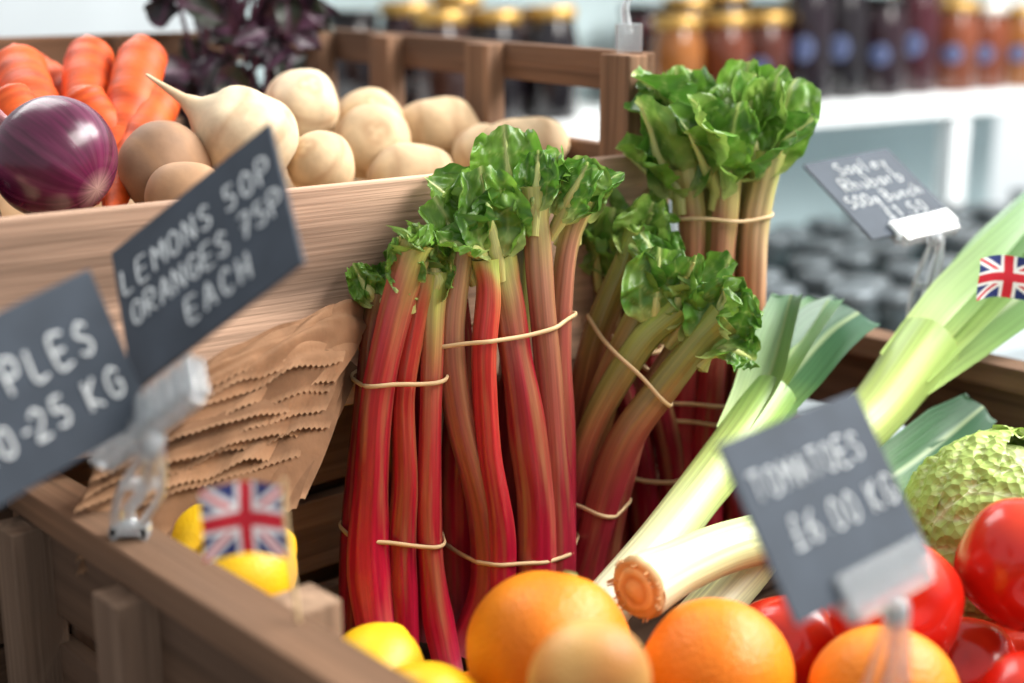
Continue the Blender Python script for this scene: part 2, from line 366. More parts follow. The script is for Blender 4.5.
rhubarb(Ast,[((-6.9,83.6,-24.6),(-.02,0,1)),((-7,83.6,-34.9),(.12,.05,1))],lf,22)
Cst=[(seq([3.9,4.7,6.0,8.4,10.4],90.5,[-43,-36.5,-28.4,-22.4,-19.6]),1.05,RG),
 (seq([4.4,5.2,7.1,9.9,12.2,13.6],88,[-43,-38,-30.9,-26.5,-23.4,-22]),1.12,RG),
 (seq([3.6,4.2,5.4,7.4,8.4],92.6,[-43,-34,-25.5,-19.8,-17.4]),1.0,RG),
 (seq([6,6.6,8.4,11.0,12.4],90.6,[-43,-37,-29.8,-24.8,-21.4]),1.0,RT),
 (seq([3.4,3.9,5.2,8.2,10.8],89.2,[-43,-36,-30,-24.3,-21.6]),1.0,RG)]
lf=autoleaves([(9.8,90.5,-20.8),(12.8,88,-23),(8.0,92.6,-19),(11.6,90.6,-22.6),(10.4,89.2,-22.4)],(10.5,90,0),12,8,L=(3.4,5.0),W=(3.8,5.4),out=.5)
lf=[(p,Vector(d)+Vector((.25,0,0)),nr,L,W,r,c,b,t) for p,d,nr,L,W,r,c,b,t in lf]
lf+=[((11.6,88.0,-24.1),(.7,-.1,.8),(-.3,-1,.6),5.0,5.0,.6,.6,.3,.7),((9.2,89,-22.8),(.05,-.1,1),(0,-1,.3),5.0,5.2,.6,.4,.2,.7),((13.2,87.6,-23.8),(1,-.1,-.1),(0,-.8,.8),2.6,4,.5,.5,.3,.8)]
rhubarb(Cst,[((8.6,90,-26.2),(.66,0,.75)),((5.4,90.3,-35.0),(.2,0,1))],lf,23)
Dst=[(seq([12.0,12.2,12.4,12.4,11.8],96.5,[-43,-30.3,-23,-17.5,-13.6]),1.0,RT),
 (seq([14.0,14.0,14.3,14.5,14.6],96,[-43,-30.3,-23,-17.5,-13]),1.0,RT),
 (seq([16.6,16.8,16.8,16.8,17.6],97,[-43,-30.3,-23,-17.5,-12.6]),1.05,[(0,C(150,30,50)),(.4,C(190,110,85)),(.7,C(205,170,130)),(1,C(180,185,110))]),
 (seq([15.5,15.5,15.6,15.6,16],98.5,[-43,-30.3,-23,-17.5,-12]),1.05,RG),
 (seq([13.1,13.1,13.4,13.5,13.2],98.5,[-43,-30.3,-23,-17.5,-11.6]),1.05,RG)]
lf=autoleaves([(11.2,96.5,-14.6),(14.0,96,-14.2),(16.8,97,-13.6),(15.2,98.5,-12.0),(12.2,98.5,-11.4)],(14.0,97.5,0),20,31,L=(5.0,7.6),W=(4.4,6.6),out=.72)
rhubarb(Dst,[((15,97.2,-17),(0,0,1)),((14.8,97.2,-30.2),(0,0.02,1)),((14.8,97.2,-31.6),(0.04,0.02,1))],lf,24)
Est=[(seq([10,9.2,7.2,6.4],95.5,[-43,-34,-27,-20.5]),.9,RD),(seq([7.6,7.2,6.6,7],96.5,[-43,-34,-27,-20]),.95,RD),
     (seq([12,11.2,9.6,8.6],95.4,[-43,-34,-27,-19.8]),.9,RD),(seq([9.6,9.4,8.6,8.4],97.5,[-43,-34,-27,-19]),.95,RD)]
lf=autoleaves([(6.4,95.5,-21),(7,96.5,-20.5),(8.6,95.4,-20.2),(8.4,97.5,-19.5)],(7.6,96.4,0),12,41,L=(4,5.8),W=(3.6,5),out=.6)
rhubarb(Est,[((8,96.2,-26),(0,0,1)),((9.5,96,-35.5),(0,0,1))],lf,25)
# ---------------------------------------------------------------- leeks
LK=[(0,C(236,232,204)),(.25,C(222,226,176)),(.6,C(186,204,122)),(.85,C(146,178,94)),(1,C(118,154,82))]
def leek(pts,rads,leaves,seed,stops=LK):
    mb=MB(); random.seed(seed)
    C3=tube(mb,pts,rads,'leek',lambda t,a:ramp(stops,t+.04*math.sin(a*3)),segs=32,n=30,capcol=C(214,178,126),prof=lambda a,t:1+.025*math.sin(a*3+t*4)+.015*math.cos(a*7))
    ax=(C3[0]-C3[1]).normalized(); o=C3[0]; r=rads[0]
    lathe(mb,[(0,r*1.0),(.25,r*.98),(.4,r*.86),(.3,r*.74),(.42,r*.66),(.5,r*.5),(.38,r*.42),(.55,r*.3),(.6,.01)],o,ax,'root',lambda t,a:ramp([(0,C(236,214,160)),(.35,C(205,150,92)),(.5,C(238,205,150)),(.7,C(200,142,86)),(1,C(226,184,128))],t),segs=24,dis=.12,dsc=1.2)
    u=ax.orthogonal().normalized(); s=ax.cross(u)
    for i in range(46):
        a=random.uniform(0,6.28); rr=r*random.uniform(.6,1.0); p=o+(u*math.cos(a)+s*math.sin(a))*rr+ax*.2
        q=p+ax*random.uniform(.1,.5)+(u*math.cos(a)+s*math.sin(a))*random.uniform(-.1,.3)
        tube(mb,[p,(p+q)/2,q],[.08,.06,.03],'root',lambda t,a:C(214,170,116),segs=5,n=3)
    for lp,w,nr,fold,cols in leaves:
        cc=cat(lp,26); fr=frames(cc,nr)
        def fn(u,v,cc=cc,fr=fr,w=w,fold=fold):
            i=min(26,int(round(u*26))); t,n,s=fr[i]; ww=lerpl(w,u)
            return cc[i]+s*ww*v*(1-.25*fold)+n*fold*ww*(abs(v)**1.2)+n*.10*math.sin(u*8+v*3)+(t*(.6*abs(v)*(-1 if u==1 else 0)))
        sheet(mb,fn,26,16,'leekleaf',lambda u,v,cols=cols:mix(ramp(cols,u),C(200,214,160),max(0,1-abs(v)/.08)*.5))
    return mb.build('leek')
LG=[(0,C(172,196,110)),(.4,C(126,162,96)),(1,C(84,126,90))]
LD=[(0,C(136,170,94)),(.35,C(72,112,72)),(1,C(58,94,72))]
leek([(4.9,75.5,-36.8),(8.6,80,-34.6),(11.8,84,-32.4),(15,88.4,-30.4),(17.5,92,-28.7)],[1.5,1.5,1.55,1.75,2.0],
 [([(14.6,88.0,-30.2),(17.0,91.4,-27.6),(18.4,94,-24.6),(19.4,96,-22.4)],[1.4,2.0,1.7,1.3],(-.6,-.8,.3),.7,LG),
  ([(16,90,-30),(19,93,-27.4),(22,96,-25.2),(24.6,98,-24.2)],[1.8,2.5,2.7,2.3],(-.45,-.8,.4),.3,LD),
  ([(16,90.4,-29.6),(18.4,93.2,-26.8),(21,96.6,-24.6),(22.6,98.5,-23.4)],[1.6,2.0,2.0,1.6],(-.6,-.6,.5),.4,LG)],61)
leek([(7.0,71.8,-33.2),(9.0,73.8,-33.1),(12,76.8,-33.2),(15.8,80,-33.5),(20,84.5,-33.9),(24,88.4,-34)],[1.8,1.55,1.5,1.5,1.6,1.7],
 [([(22,86.5,-34),(26,90,-33.2),(30,93.2,-31.8),(33.0,95.0,-30.2)],[1.5,2.2,2.3,1.5],(-.3,-.8,.5),.4,LD),
  ([(22,86.5,-34),(26,89.6,-34.4),(30,92,-33.6),(33,93.6,-32.4)],[1.4,2.0,2.0,1.4],(-.1,-.7,.7),.3,LD)],62,stops=[(0,C(236,232,196)),(.3,C(222,226,168)),(1,C(160,186,104))])
leek([(10.4,77,-38.6),(15,82.5,-36.4),(20,88,-33.2+1),(24.6,92.3,-29.9),(29.4,97,-26)],[1.5,1.55,1.7,1.9,2.3],
 [([(27,94.6,-27.8),(32,98.8,-24.2),(36.5,102,-21.2),(41,106,-18)],[2.2,2.8,2.8,2.2],(-.35,-.8,.45),.45,[(0,C(172,196,110)),(.4,C(136,168,96)),(1,C(106,146,96))]),
  ([(27.4,95,-28.4),(33,98.8,-25.8),(38,102,-23.4),(43,106,-21)],[2,2.4,2.6,2.2],(-.1,-.8,.6),.4,LG),
  ([(27.5,95.4,-27.4),(32,99.3,-24),(36.4,103,-20.6),(41,107,-17.4)],[1.8,2.4,2.4,2.0],(-.6,-.6,.5),.4,LG)],63,
  stops=[(0,C(232,232,196)),(.4,C(208,218,148)),(.8,C(182,200,114)),(1,C(154,182,98))])
# ---------------------------------------------------------------- fruit and vegetables
def ballprof(rz,r,n=22,dim=0,pw=1):
    o=[]
    for i in range(n+1):
        a=math.pi*i/n; z=-math.cos(a)*rz; rr=max(.001,math.sin(a)**pw*r)
        if dim: z-=dim*math.exp(-((math.pi-a)/.28)**2); z+=dim*.6*math.exp(-(a/.28)**2)
        o.append((z,rr))
    return o
def orange(p,r,ax,seed,col=C(240,136,20)):
    random.seed(seed); mb=MB()
    lathe(mb,ballprof(r*.97,r,28,.18),p,ax,'orange',lambda t,a:mix(col,C(230,112,14),.4*math.sin(a*2+seed)**2),segs=40,dis=.06,dsc=.25)
    axn=Vector(ax).normalized(); lathe(mb,[(0,.34),(.12,.32),(.16,.2),(.12,.01)],Vector(p)+axn*(r*.97-.22),axn,'root',lambda t,a:C(120,130,60),segs=10,rmod=lambda a,t:1+.25*math.cos(5*a))
    return mb.build('orange')
orange((2,67,-34.5),4.35,(.3,.5,1),1,C(240,142,24))
orange((10.4,65.6,-35.2),4.0,(-.8,.5,.5),2)
orange((18.6,64,-35.6),3.7,(.4,.8,.4),3,C(240,142,30))
for i,(x,y) in enumerate([(-1.5,69.5),(5.6,63.6),(2.5,57.5),(12,60.6),(20.5,59.6)]): orange((x,y,-40.8),3.7,(.2,.1,1),10+i)
orange((3.2,57.2,-35.6),3.0,(.2,.1,1),17)
def lemon(p,ax,seed,L=3.7,r=2.75):
    random.seed(seed); mb=MB(); pr=[]
    for i in range(27):
        a=math.pi*i/26; z=-math.cos(a); rr=math.sin(a)**.9*r
        z2=z*L*.86
        e=max(0,(abs(z)-.88)/.12); z2+=math.copysign(e*L*.2,z); rr=max(.001,rr*(1-.1*e) if i not in(0,26) else .001)
        pr.append((z2,rr))
    lathe(mb,pr,p,ax,'lemon',lambda t,a:mix(C(244,196,30),C(232,178,22),.5+.5*math.sin(a*2)),segs=30,dis=.06,dsc=.3)
    return mb.build('lemon')
for i,(p,ax) in enumerate([((-17.0,73.8,-31.2),(.2,.9,.1)),((-14.5,70.4,-32.0),(.5,.7,.3)),((-17.6,69.4,-37.2),(.6,-.7,.1)),((-12.0,75.5,-41.4),(.9,.2,.2)),
    ((-7.4,67.6,-36.6),(.3,.9,.3)),((-4.4,63.4,-36.3),(.9,.3,-.1)),((-11.2,65.4,-37.8),(.7,-.5,.1)),((-17,75,-41.6),(.7,.6,0)),((-14.5,71,-41.7),(.6,-.7,0)),((-8.5,70,-41.6),(.9,.2,0)),((-9,61.5,-41.6),(.6,-.7,0)),((-3.4,60,-41.2),(.9,-.2,0)),((-13.4,66.8,-41.6),(.6,-.7,0)),((-15.6,73.4,-36.4),(.6,.7,.1))]):
    lemon(p,ax,80+i)
def tomato(p,r,ax,seed,cal=True):
    random.seed(seed); mb=MB(); ph=random.uniform(0,6)
    lathe(mb,ballprof(r*.84,r,30,r*.16),p,ax,'tomato',lambda t,a:mix(C(196,28,16),C(214,56,26),t*t*.8),segs=48,rmod=lambda a,t:1+.025*math.cos(5*a+ph)*math.sin(math.pi*t),dis=.05,dsc=.25)
    axn=Vector(ax).normalized(); u=axn.orthogonal().normalized(); s=axn.cross(u); top=Vector(p)+axn*(r*.84*.86)
    tube(mb,[top-axn*.2,top+axn*.5,top+axn*.9+u*.2],[.2,.16,.2],'leaf',lambda t,a:C(90,125,50),segs=8,n=6)
    for i in range(5):
        a=i*1.257+seed; d=u*math.cos(a)+s*math.sin(a)
        leaf(mb,top+axn*.05,d+axn*.25,axn,r*.5,.6,.3+i*.1,.05,.3,.25,C(80,120,45),C(110,150,60),n=5,trim=.1,rib=False,pointy=True)
    return mb.build('tomato')
for i,(p,r,ax) in enumerate([((28.2,72.2,-32),3.75,(.2,.9,.1)),((20.6,70.2,-33.4),3.7,(-.1,.8,-.3)),((15.4,73,-37.6),3.2,(.2,.6,-.5)),((25.8,73.2,-38.9),3.0,(.2,.6,-.5)),
    ((17.5,66.8,-41.2),3.3,(.1,.6,-.5)),((22.6,67.6,-41),3.3,(.1,.6,-.5)),((30.5,78,-41.2),3.2,(.1,.6,-.5)),((20.6,75,-41.2),3.2,(0,.6,-.5)),((28.6,66.4,-40.8),3.3,(0,.6,-.5)),((33,73.6,-38),3,(.2,.6,-.5)),((26.4,64.5,-37.0),3.2,(.3,.8,-.3))]):
    tomato(p,r,ax,100+i)
def onion(name,p,r,ax,seed,stops,k='onion'):
    random.seed(seed); mb=MB(); pr=[]
    for i in range(29):
        a=math.pi*i/28; pr.append((-math.cos(a)*r*.9,max(.02,math.sin(a)**.85*r)))
    pr+=[(r*.98,r*.14),(r*1.15,r*.10),(r*1.4,r*.13)]
    pr[-5:-3]=[(r*.86,r*.32),(r*.9,r*.22)]
    pr=sorted(pr,key=lambda q:q[0])
    lathe(mb,pr,p,ax,k,lambda t,a:ramp(stops,t),segs=40,dis=.03,dsc=.3)
    return mb.build(name)
onion('red_onion',(-27.2,84.6,-11.4),3.75,(-.75,.35,.45),201,[(0,C(200,160,150)),(.08,C(104,30,66)),(.4,C(76,14,48)),(.8,C(90,22,58)),(1,C(170,110,110))])
onion('red_onion',(-33.5,82,-15),3.6,(-.3,-.5,.5),202,[(0,C(190,150,140)),(.1,C(100,30,62)),(.8,C(86,20,56)),(1,C(170,120,110))])
orange((3.4,56.4,-30.5),2.7,(.3,.9,.3),203,C(236,182,104))
def turnip(p,rx,rz,ax,seed,col,tail=0):
    random.seed(seed); mb=MB(); pr=[]
    for i in range(25):
        a=math.pi*i/24; z=-math.cos(a)*rz; r=max(.02,math.sin(a)**.9*rx); pr.append((z,r))
    if tail: pr=[(-rz-tail,.10),(-rz-tail*.7,.2),(-rz-tail*.4,.4),(-rz-tail*.12,.8)]+[q for q in pr if q[0]>-rz*.93]
    lathe(mb,pr,p,ax,'root',lambda t,a:mix(col,mix(col,C(178,136,98),.55),max(0,math.sin(t*22+.4*math.sin(a*3)))**3),segs=36,dis=.14,dsc=.35)
    return mb.build('turnip')
cr=C(230,208,172); cr2=C(216,188,148); br=C(156,122,94)
tl=[((-17.7,95,-11.6),3.55,3.3,(.7,.1,-.5),cr,4.5),((-15.4,105,-10.4),2.8,2.6,(.3,-.5,.6),cr,0),((-13.0,96.5,-13.3),2.3,2.2,(-.3,-.6,.5),cr2,0),
 ((-10.2,103.6,-12.8),2.9,2.6,(.2,-.8,.4),cr2,0),((-5.8,111.5,-12.6),2.5,3.4,(1,.1,.1),cr2,0),((-7.2,101,-14.6),2.1,3.2,(1,.3,0),cr2,0),((.9,106.4,-13.4),2.3,3.4,(.9,.2,.1),cr2,0),
 ((-22.5,92,-12.8),2.7,3,(.5,.4,.3),br,0),((-20.3,88,-14.2),2.2,2.4,(.8,.1,.1),C(180,140,104),0),((-2.2,107.5,-14.2),2.3,2.3,(.2,-.5,.4),cr2,0),((-11,110,-12),2.6,2.6,(.2,-.5,.4),cr2,0)]
for i,(p,rx,rz,ax,c_,ta) in enumerate(tl): turnip(p,rx,rz,ax,300+i,c_,ta)
rn=random.Random(9); k=0
for a in range(-58,-4,6):
    for b in (5,11,17,23,29,35,41):
        q=f2(a+rn.uniform(-.5,.5)+2,b+rn.uniform(-.5,.5)); lay=-23.4
        turnip((q.x,q.y,lay),2.9,2.8,(rn.uniform(-1,1),rn.uniform(-1,1),.5),400+k,cr2 if a>-40 else C(190,140,100)); k+=1
        if b<40 and rn.random()<.8:
            turnip((q.x+2.4,q.y+2.4,lay+4.7),2.5,2.5,(rn.uniform(-1,1),rn.uniform(-1,1),.5),500+k,cr2)
def carrot(p0,p1,r,seed):
    random.seed(seed); mb=MB(); p0=Vector(p0);p1=Vector(p1); d=p1-p0; b=Vector((random.uniform(-.6,.6),random.uniform(-.6,.6),random.uniform(-.3,.3)))
    ph=random.uniform(0,6)
    tube(mb,[p0-d.normalized()*.5,p0,p0+d*.3+b*.5,p0+d*.65+b,p1],[r*.45,r*.98,r,r*.78,r*.16],'carrot',lambda t,a:mix(C(220,90,30),C(186,66,22),max(0,math.sin(t*47+ph+a)*math.sin(t*31))),segs=22,n=50,prof=lambda a,t:1+.02*math.sin(t*57+ph+1.5*math.sin(a))+.03*math.sin(t*17+a))
    tube(mb,[p0-d.normalized()*.4,p0-d.normalized()*1.0],[r*.35,r*.28],'leaf',lambda t,a:C(110,130,60),segs=10,n=3)
    return mb.build('carrot')
for i,(p,q,r) in enumerate([((-34.5,101,-7.2),(-29.5,90,-14.5),1.9),((-30.2,103.5,-6.6),(-27.5,91.5,-15),1.7),((-26.2,102.8,-6.6),(-26.2,91,-16),1.75),((-24.6,100,-9.6),(-25.2,88,-16),1.5),
  ((-38,101,-8),(-33,88,-14),1.8),((-33,94,-9),(-26.6,90.6,-15),1.7),((-37,94,-9.4),(-30.2,90.5,-12.5),1.6),((-29,97,-9.2),(-24.6,93.6,-15),1.6),((-36,107,-8),(-28,101,-11.5),1.8),((-40,95,-12),(-31,95.5,-14),1.8),((-34,99,-11.5),(-24,99,-14.5),1.8)]):
    carrot(p,q,r,600+i)
mb=MB(); rn=random.Random(4)
for i in range(90):
    bx=-24+rn.uniform(-6,6); by=124+rn.uniform(-4,4)
    h=rn.uniform(-15,0); d=Vector((rn.uniform(-.9,.9),rn.uniform(-.8,.5),rn.uniform(-.4,1)))
    pc=[C(40,22,34),C(52,26,44),C(32,28,30),C(66,34,52),C(40,50,34)][i%5]
    leaf(mb,(bx,by,h),d,(rn.uniform(-.5,.5),-1,.6),rn.uniform(3,5),rn.uniform(2.2,3.6),rn.random()*3,.4,.5,.3,pc,C(90,48,74),k='purple',n=8,rib=False,pointy=True)
for i in range(14):
    bx=-24+rn.uniform(-2,2); tube(mb,[(bx,124,-20),(bx+rn.uniform(-2,2),124,-10),(bx+rn.uniform(-5,5),124,rn.uniform(-3,2))],[.3,.25,.15],'purple',lambda t,a:C(90,50,70),segs=6,n=8)
mb.build('purple_basil_bunch')
# savoy cabbage
mb=MB(); cc=Vector((30.9,83.4,-34.6)); R=5.6
lathe(mb,ballprof(R*.92,R*.94,24),cc,(-.5,-.5,.7),'cabbage',lambda t,a:C(196,210,140),segs=36,dis=.06,dsc=.4)
for i in range(11):
    a=i*2.4; axd=Vector((.3,-.3,.8)).normalized(); u=axd.orthogonal().normalized(); s=axd.cross(u)
    rad=u*math.cos(a)+s*math.sin(a)
    rs=R*(1.0+.010*i)
    def fn(uu,v,rad=rad,rs=rs,i=i):
        th=-1.5+2.6*uu; w=(1.05*math.sin(min(1,uu*1.1+.12)*2.5))*v
        n0=(rad*math.cos(th)+axd*math.sin(th)); sd=axd.cross(rad)
        n1=(n0*math.cos(w)+sd*math.sin(w)).normalized()
        lift=.2*uu**3*abs(v)+.25*max(0,uu-.85)*3
        x=abs(((uu*7-abs(v)*2.0)%1)-.5)
        puff=.26*(min(1,x/.25))*min(1,abs(v)/.12)
        return cc+n1*(rs+lift+puff+.18*noise.noise(Vector((uu*16,v*12,i))))
    def col(uu,v):
        x=abs(((uu*7-abs(v)*2.0)%1)-.5); ve=max(0,1-abs(v)/.06)*.9+max(0,1-x/.12)*.8
        return mix(mix(C(200,214,128),C(172,198,98),uu),C(236,240,190),min(1,ve))
    sheet(mb,fn,40,40,'cabbage',col)
mb.build('savoy_cabbage')
# ---------------------------------------------------------------- paper bags
mb=MB(); rn=random.Random(2)
Lv=Vector((12.4,13.4,4.4)); Dv=Vector((-1.4,-9.8,-6.0)); Nv=Vector((.25,-.5,.82)).normalized()
O=Vector((-22,73.2,-27.6))
spec=[(1.0,0),(.95,.35),(.72,.9),(.68,1.25),(.62,1.8),(.59,2.1),(.53,2.7),(.50,3.0),(.44,3.6),(.41,3.9),(.35,4.5),(.32,4.8),(.27,5.3)]
for i,(sc,hN) in enumerate(spec):
    off=Nv*hN+Lv*rn.uniform(-.06,.01); hh=rn.uniform(0,6); h2=rn.uniform(0,6); so=Vector((i*3.1,0,0))
    tone=mix(C(116,84,60),C(154,116,86),rn.random())
    def fn(u,v,sc=sc,off=off,hh=hh,h2=h2,i=i,so=so,hN=hN):
        w=(v+1)/2
        zz=abs(((u*36)%1)-.5)*2
        dd=w*sc*(.50+.50*u)+(.018*zz if w>.99 else 0)
        uu=u*(1+.03*math.sin(w*5+h2)-.08*w*w)+(.008*abs(((w*20)%1)-.5)*2 if u>.99 else 0)
        p=O+off+Lv*uu+Dv*dd
        crease=.6*abs(noise.noise(Vector((u*2.5,w*2.5,0))+so))+.45*noise.noise(Vector((u*6,w*2,1))+so)
        p+=Nv*(.6*math.sin(u*4.5+hh*.4)*w+.22*math.sin(w*5+h2+u*2)+crease*1.2+1.0*math.sin(u*3.14)-2.4*max(0,u-.72)**2*6*(.3+.10*i)-1.6*max(0,w-.6)**2*(3 if i<2 else 1))
        return p
    sheet(mb,fn,144,18,'paper',lambda u,v,tone=tone:mix(tone,C(190,150,114),max(0,v-.9)*4))
mb.build('paper_bag_stack')
# ---------------------------------------------------------------- signs
GL={'A':[[(0,0),(.3,1),(.6,0)],[(.12,.4),(.48,.4)]],'C':[[(.58,.8),(.4,1),(.15,.92),(0,.5),(.15,.06),(.4,0),(.58,.2)]],
'E':[[(.55,1),(0,1),(0,0),(.55,0)],[(0,.5),(.45,.5)]],'G':[[(.58,.82),(.35,1),(.1,.85),(0,.5),(.1,.12),(.35,0),(.58,.15),(.58,.45),(.35,.45)]],
'H':[[(0,0),(0,1)],[(.55,0),(.55,1)],[(0,.5),(.55,.5)]],'K':[[(0,0),(0,1)],[(.5,1),(0,.45),(.55,0)]],'L':[[(0,1),(0,0),(.5,0)]],
'M':[[(0,0),(.05,1),(.35,.4),(.65,1),(.7,0)]],'N':[[(0,0),(0,1),(.55,0),(.55,1)]],'O':[[(.3,1),(.08,.85),(0,.5),(.08,.12),(.3,0),(.52,.12),(.6,.5),(.52,.85),(.3,1)]],
'P':[[(0,0),(0,1),(.4,1),(.52,.78),(.4,.5),(0,.48)]],'R':[[(0,0),(0,1),(.4,1),(.52,.78),(.4,.52),(0,.5),(.55,0)]],
'S':[[(.52,.85),(.3,1),(.05,.8),(.12,.58),(.42,.44),(.52,.2),(.28,0),(0,.14)]],'T':[[(0,1),(.6,1)],[(.3,1),(.3,0)]],
'B':[[(0,0),(0,1),(.4,.95),(.45,.7),(.3,.52),(0,.5),(.4,.48),(.52,.25),(.4,.02),(0,0)]],'U':[[(0,1),(.02,.2),(.25,0),(.5,.2),(.52,1)]],'Y':[[(0,1),(.28,.5),(.55,1)],[(.28,.5),(.28,0)]],
'0':[[(.28,1),(.05,.8),(0,.5),(.05,.15),(.28,0),(.5,.15),(.55,.5),(.5,.8),(.28,1)]],'2':[[(.02,.8),(.25,1),(.5,.78),(.35,.4),(0,0),(.55,0)]],
'5':[[(.5,1),(.08,1),(.05,.58),(.35,.6),(.52,.3),(.35,.02),(0,.08)]],'6':[[(.45,.98),(.12,.7),(0,.3),(.2,0),(.48,.15),(.45,.42),(.2,.5),(.03,.35)]],
'7':[[(0,1),(.52,1),(.2,0)],[(.12,.5),(.45,.5)]],'1':[[(.1,.8),(.28,1),(.28,0)]],'£':[[(.55,.85),(.35,1),(.2,.8),(.2,.1),(0,0),(.55,.02)],[(.05,.48),(.42,.48)]],'-':[[(.1,.45),(.4,.45)]],'.':[[(.2,.05),(.24,.1)]],"'":[[(.15,1),(.1,.8)]],
'o':[[(.25,.55),(.02,.4),(.02,.12),(.25,0),(.46,.14),(.46,.42),(.25,.55)]],'p':[[(0,.5),(0,-.4)],[(0,.4),(.25,.55),(.45,.3),(.25,0),(0,.1)]],'l':[[(.1,1),(.1,.05),(.2,0)]],
'a':[[(.42,.5),(.1,.5),(0,.2),(.15,0),(.42,.2),(.42,.5),(.45,0)]],'y':[[(0,.5),(.2,.05)],[(.42,.5),(.1,-.4)]],'h':[[(0,1),(0,0)],[(0,.35),(.25,.55),(.4,.4),(.4,0)]],'u':[[(0,.5),(.05,.08),(.25,0),(.42,.2)],[(.42,.5),(.44,0)]],
'b':[[(0,1),(0,0),(.3,0),(.45,.25),(.3,.5),(0,.4)]],'r':[[(0,.5),(0,0)],[(0,.35),(.2,.52),(.35,.48)]],'n':[[(0,.5),(0,0)],[(0,.35),(.25,.55),(.4,.4),(.4,0)]],'c':[[(.4,.45),(.2,.55),(0,.3),(.15,0),(.4,.1)]],'g':[[(.42,.5),(.1,.5),(0,.2),(.2,.05),(.42,.3)],[(.42,.5),(.4,-.2),(.1,-.35)]],'t':[[(.2,.9),(.2,.1),(.35,0)],[(0,.6),(.4,.6)]],'m':[[(0,.5),(0,0)],[(0,.4),(.18,.55),(.28,.4),(.28,0)],[(.28,.4),(.45,.55),(.55,.4),(.55,0)]],'e':[[(0,.28),(.42,.3),(.3,.55),(.05,.45),(0,.15),(.2,0),(.42,.1)]],'s':[[(.35,.45),(.15,.55),(.05,.4),(.35,.2),(.2,0),(0,.08)]]}
cc_=C(240,244,246)
def card(mb,BL,W,H,lines,seed,thick):
    rn=random.Random(seed); random.seed(seed)
    BL=Vector(BL);W=Vector(W);H=Vector(H); H=H-W*(H.dot(W)/W.dot(W))
    n=W.cross(H).normalized(); wl=W.length; hl=H.length; wu=W/wl; hu=H/hl
    if n.y>0: n=-n
    box(mb,BL+W/2+H/2,W/2,H/2,n*.09,'slate',C(66,74,84))
    face=BL+n*.11
    for txt,x0,y0,h,adv in lines:
        x=x0
        for ch in txt:
            if ch in GL:
                for st in GL[ch]:
                    pts=[face+wu*(x+(px+rn.uniform(-.015,.015))*h*.85)+hu*(y0+(py+rn.uniform(-.02,.02))*h) for px,py in st]
                    tube(mb,pts,[thick,thick],'chalk',lambda t,a:C(240,244,244),segs=6,n=max(2,(len(pts)-1)*3))
            x+=h*adv*(.55 if ch in " .-'" else 1)
    return BL,wu,hu,n,wl
def clip(mb,cu,wu,hu,n,cw,foot,jaw=.75):
    for sg in (1,-1):
        box(mb,cu+n*sg*.28+hu*.25,wu*cw,hu*jaw,n*.12,'clip',cc_)
        for j in range(9):
            box(mb,cu+n*sg*.44+wu*cw*(-.92+j*.23)+hu*.2,wu*cw*.05,hu*(jaw-.05),n*.08,'clip',cc_)
    box(mb,cu-hu*.75,wu*cw*.9,hu*.25,n*.4,'clip',cc_)
    foot=Vector(foot); st=cu-hu*1.0
    lathe(mb,[(-.55,.02),(-.5,.4),(0,.55),(.5,.4),(.55,.02)],st-hu*.3,wu,'clip',lambda t,a:cc_,segs=16)
    mid=(st+foot)/2
    tube(mb,[st,st-hu*.8,mid+Vector((.15,0,0)),foot+Vector((0,0,1.5)),foot+Vector((0,0,.4))],[.42,.36,.32,.34,.5],'clip',lambda t,a:cc_,segs=12,n=24)
    tube(mb,[st-hu*.5+wu*.6,mid+Vector((1.0,0,0)),foot+Vector((.75,0,.9)),foot+Vector((.6,0,0))],[.18,.2,.22,.22],'clip',lambda t,a:cc_,segs=8,n=16)
    tube(mb,[st-hu*.5-wu*.6,mid-Vector((.9,0,0)),foot+Vector((-.8,0,.9)),foot+Vector((-.6,0,0))],[.18,.2,.22,.22],'clip',lambda t,a:cc_,segs=8,n=16)
    box(mb,mid+Vector((.05,0,.3)),(.75,0,0),(0,.25,0),(0,0,.22),'clip',cc_)
    for sg in (1,-1):
        box(mb,foot+Vector((sg*.75,0,-.6)),(.14,0,0),(0,.5,0),(0,0,1.3),'clip',cc_)
    box(mb,foot+Vector((0,0,.45)),(.95,0,0),(0,.5,0),(0,0,.2),'clip',cc_)
# twin price card on one clip (left)
mb=MB()
BL,wu,hu,n,wl=card(mb,(-17.2,62,-19.0),(8.4,-2.9,6.6),(-3.0,6.0,4.6),[("LEMONS 50P",.5,5.2,1.3,.84),("ORANGES 75P",.8,3.2,1.25,.78),("EACH",4.2,1.2,1.25,.9)],1,.07)
Wc=Vector((6.8,8.1,2.7))
card(mb,Vector((-16.2,61.0,-19.8))-Wc,Wc,(-2.3,-.5,6.8),[("APPLES",3.0,3.9,1.4,.85),("£0-25 KG",2.8,1.6,1.3,.84)],2,.075)
clip(mb,Vector((-16.2,60.2,-19.6)),wu,hu,n,3.5,(-19.0,66.0,-27.8),.9)
mb.build('chalkboard_sign',bevel=.0004)
mb=MB()
BL,wu,hu,n,wl=card(mb,(11,50.3,-24.9),(6.9,6.3,.3),(-3.1,2.75,6.4),[("TOMATOES",.8,4.9,1.15,.82),("£6.00 KG",1.8,2.6,1.25,.84)],3,.055)
clip(mb,BL+wu*wl*.62,wu,hu,n,2.9,(15.6,54.4,-36)); mb.build('chalkboard_sign',bevel=.0004)
mb=MB()
BL,wu,hu,n,wl=card(mb,(26,101,-19.5),(7.5,4.9,.6),(-4.2,5.7,4.6),[("Sopley",2.4,6.6,1.25,.72),("Rhubarb",1.6,4.9,1.25,.74),("500g Bunch",.7,3.2,1.15,.72),("£1.50",3.2,1.5,1.1,.9)],4,.045)
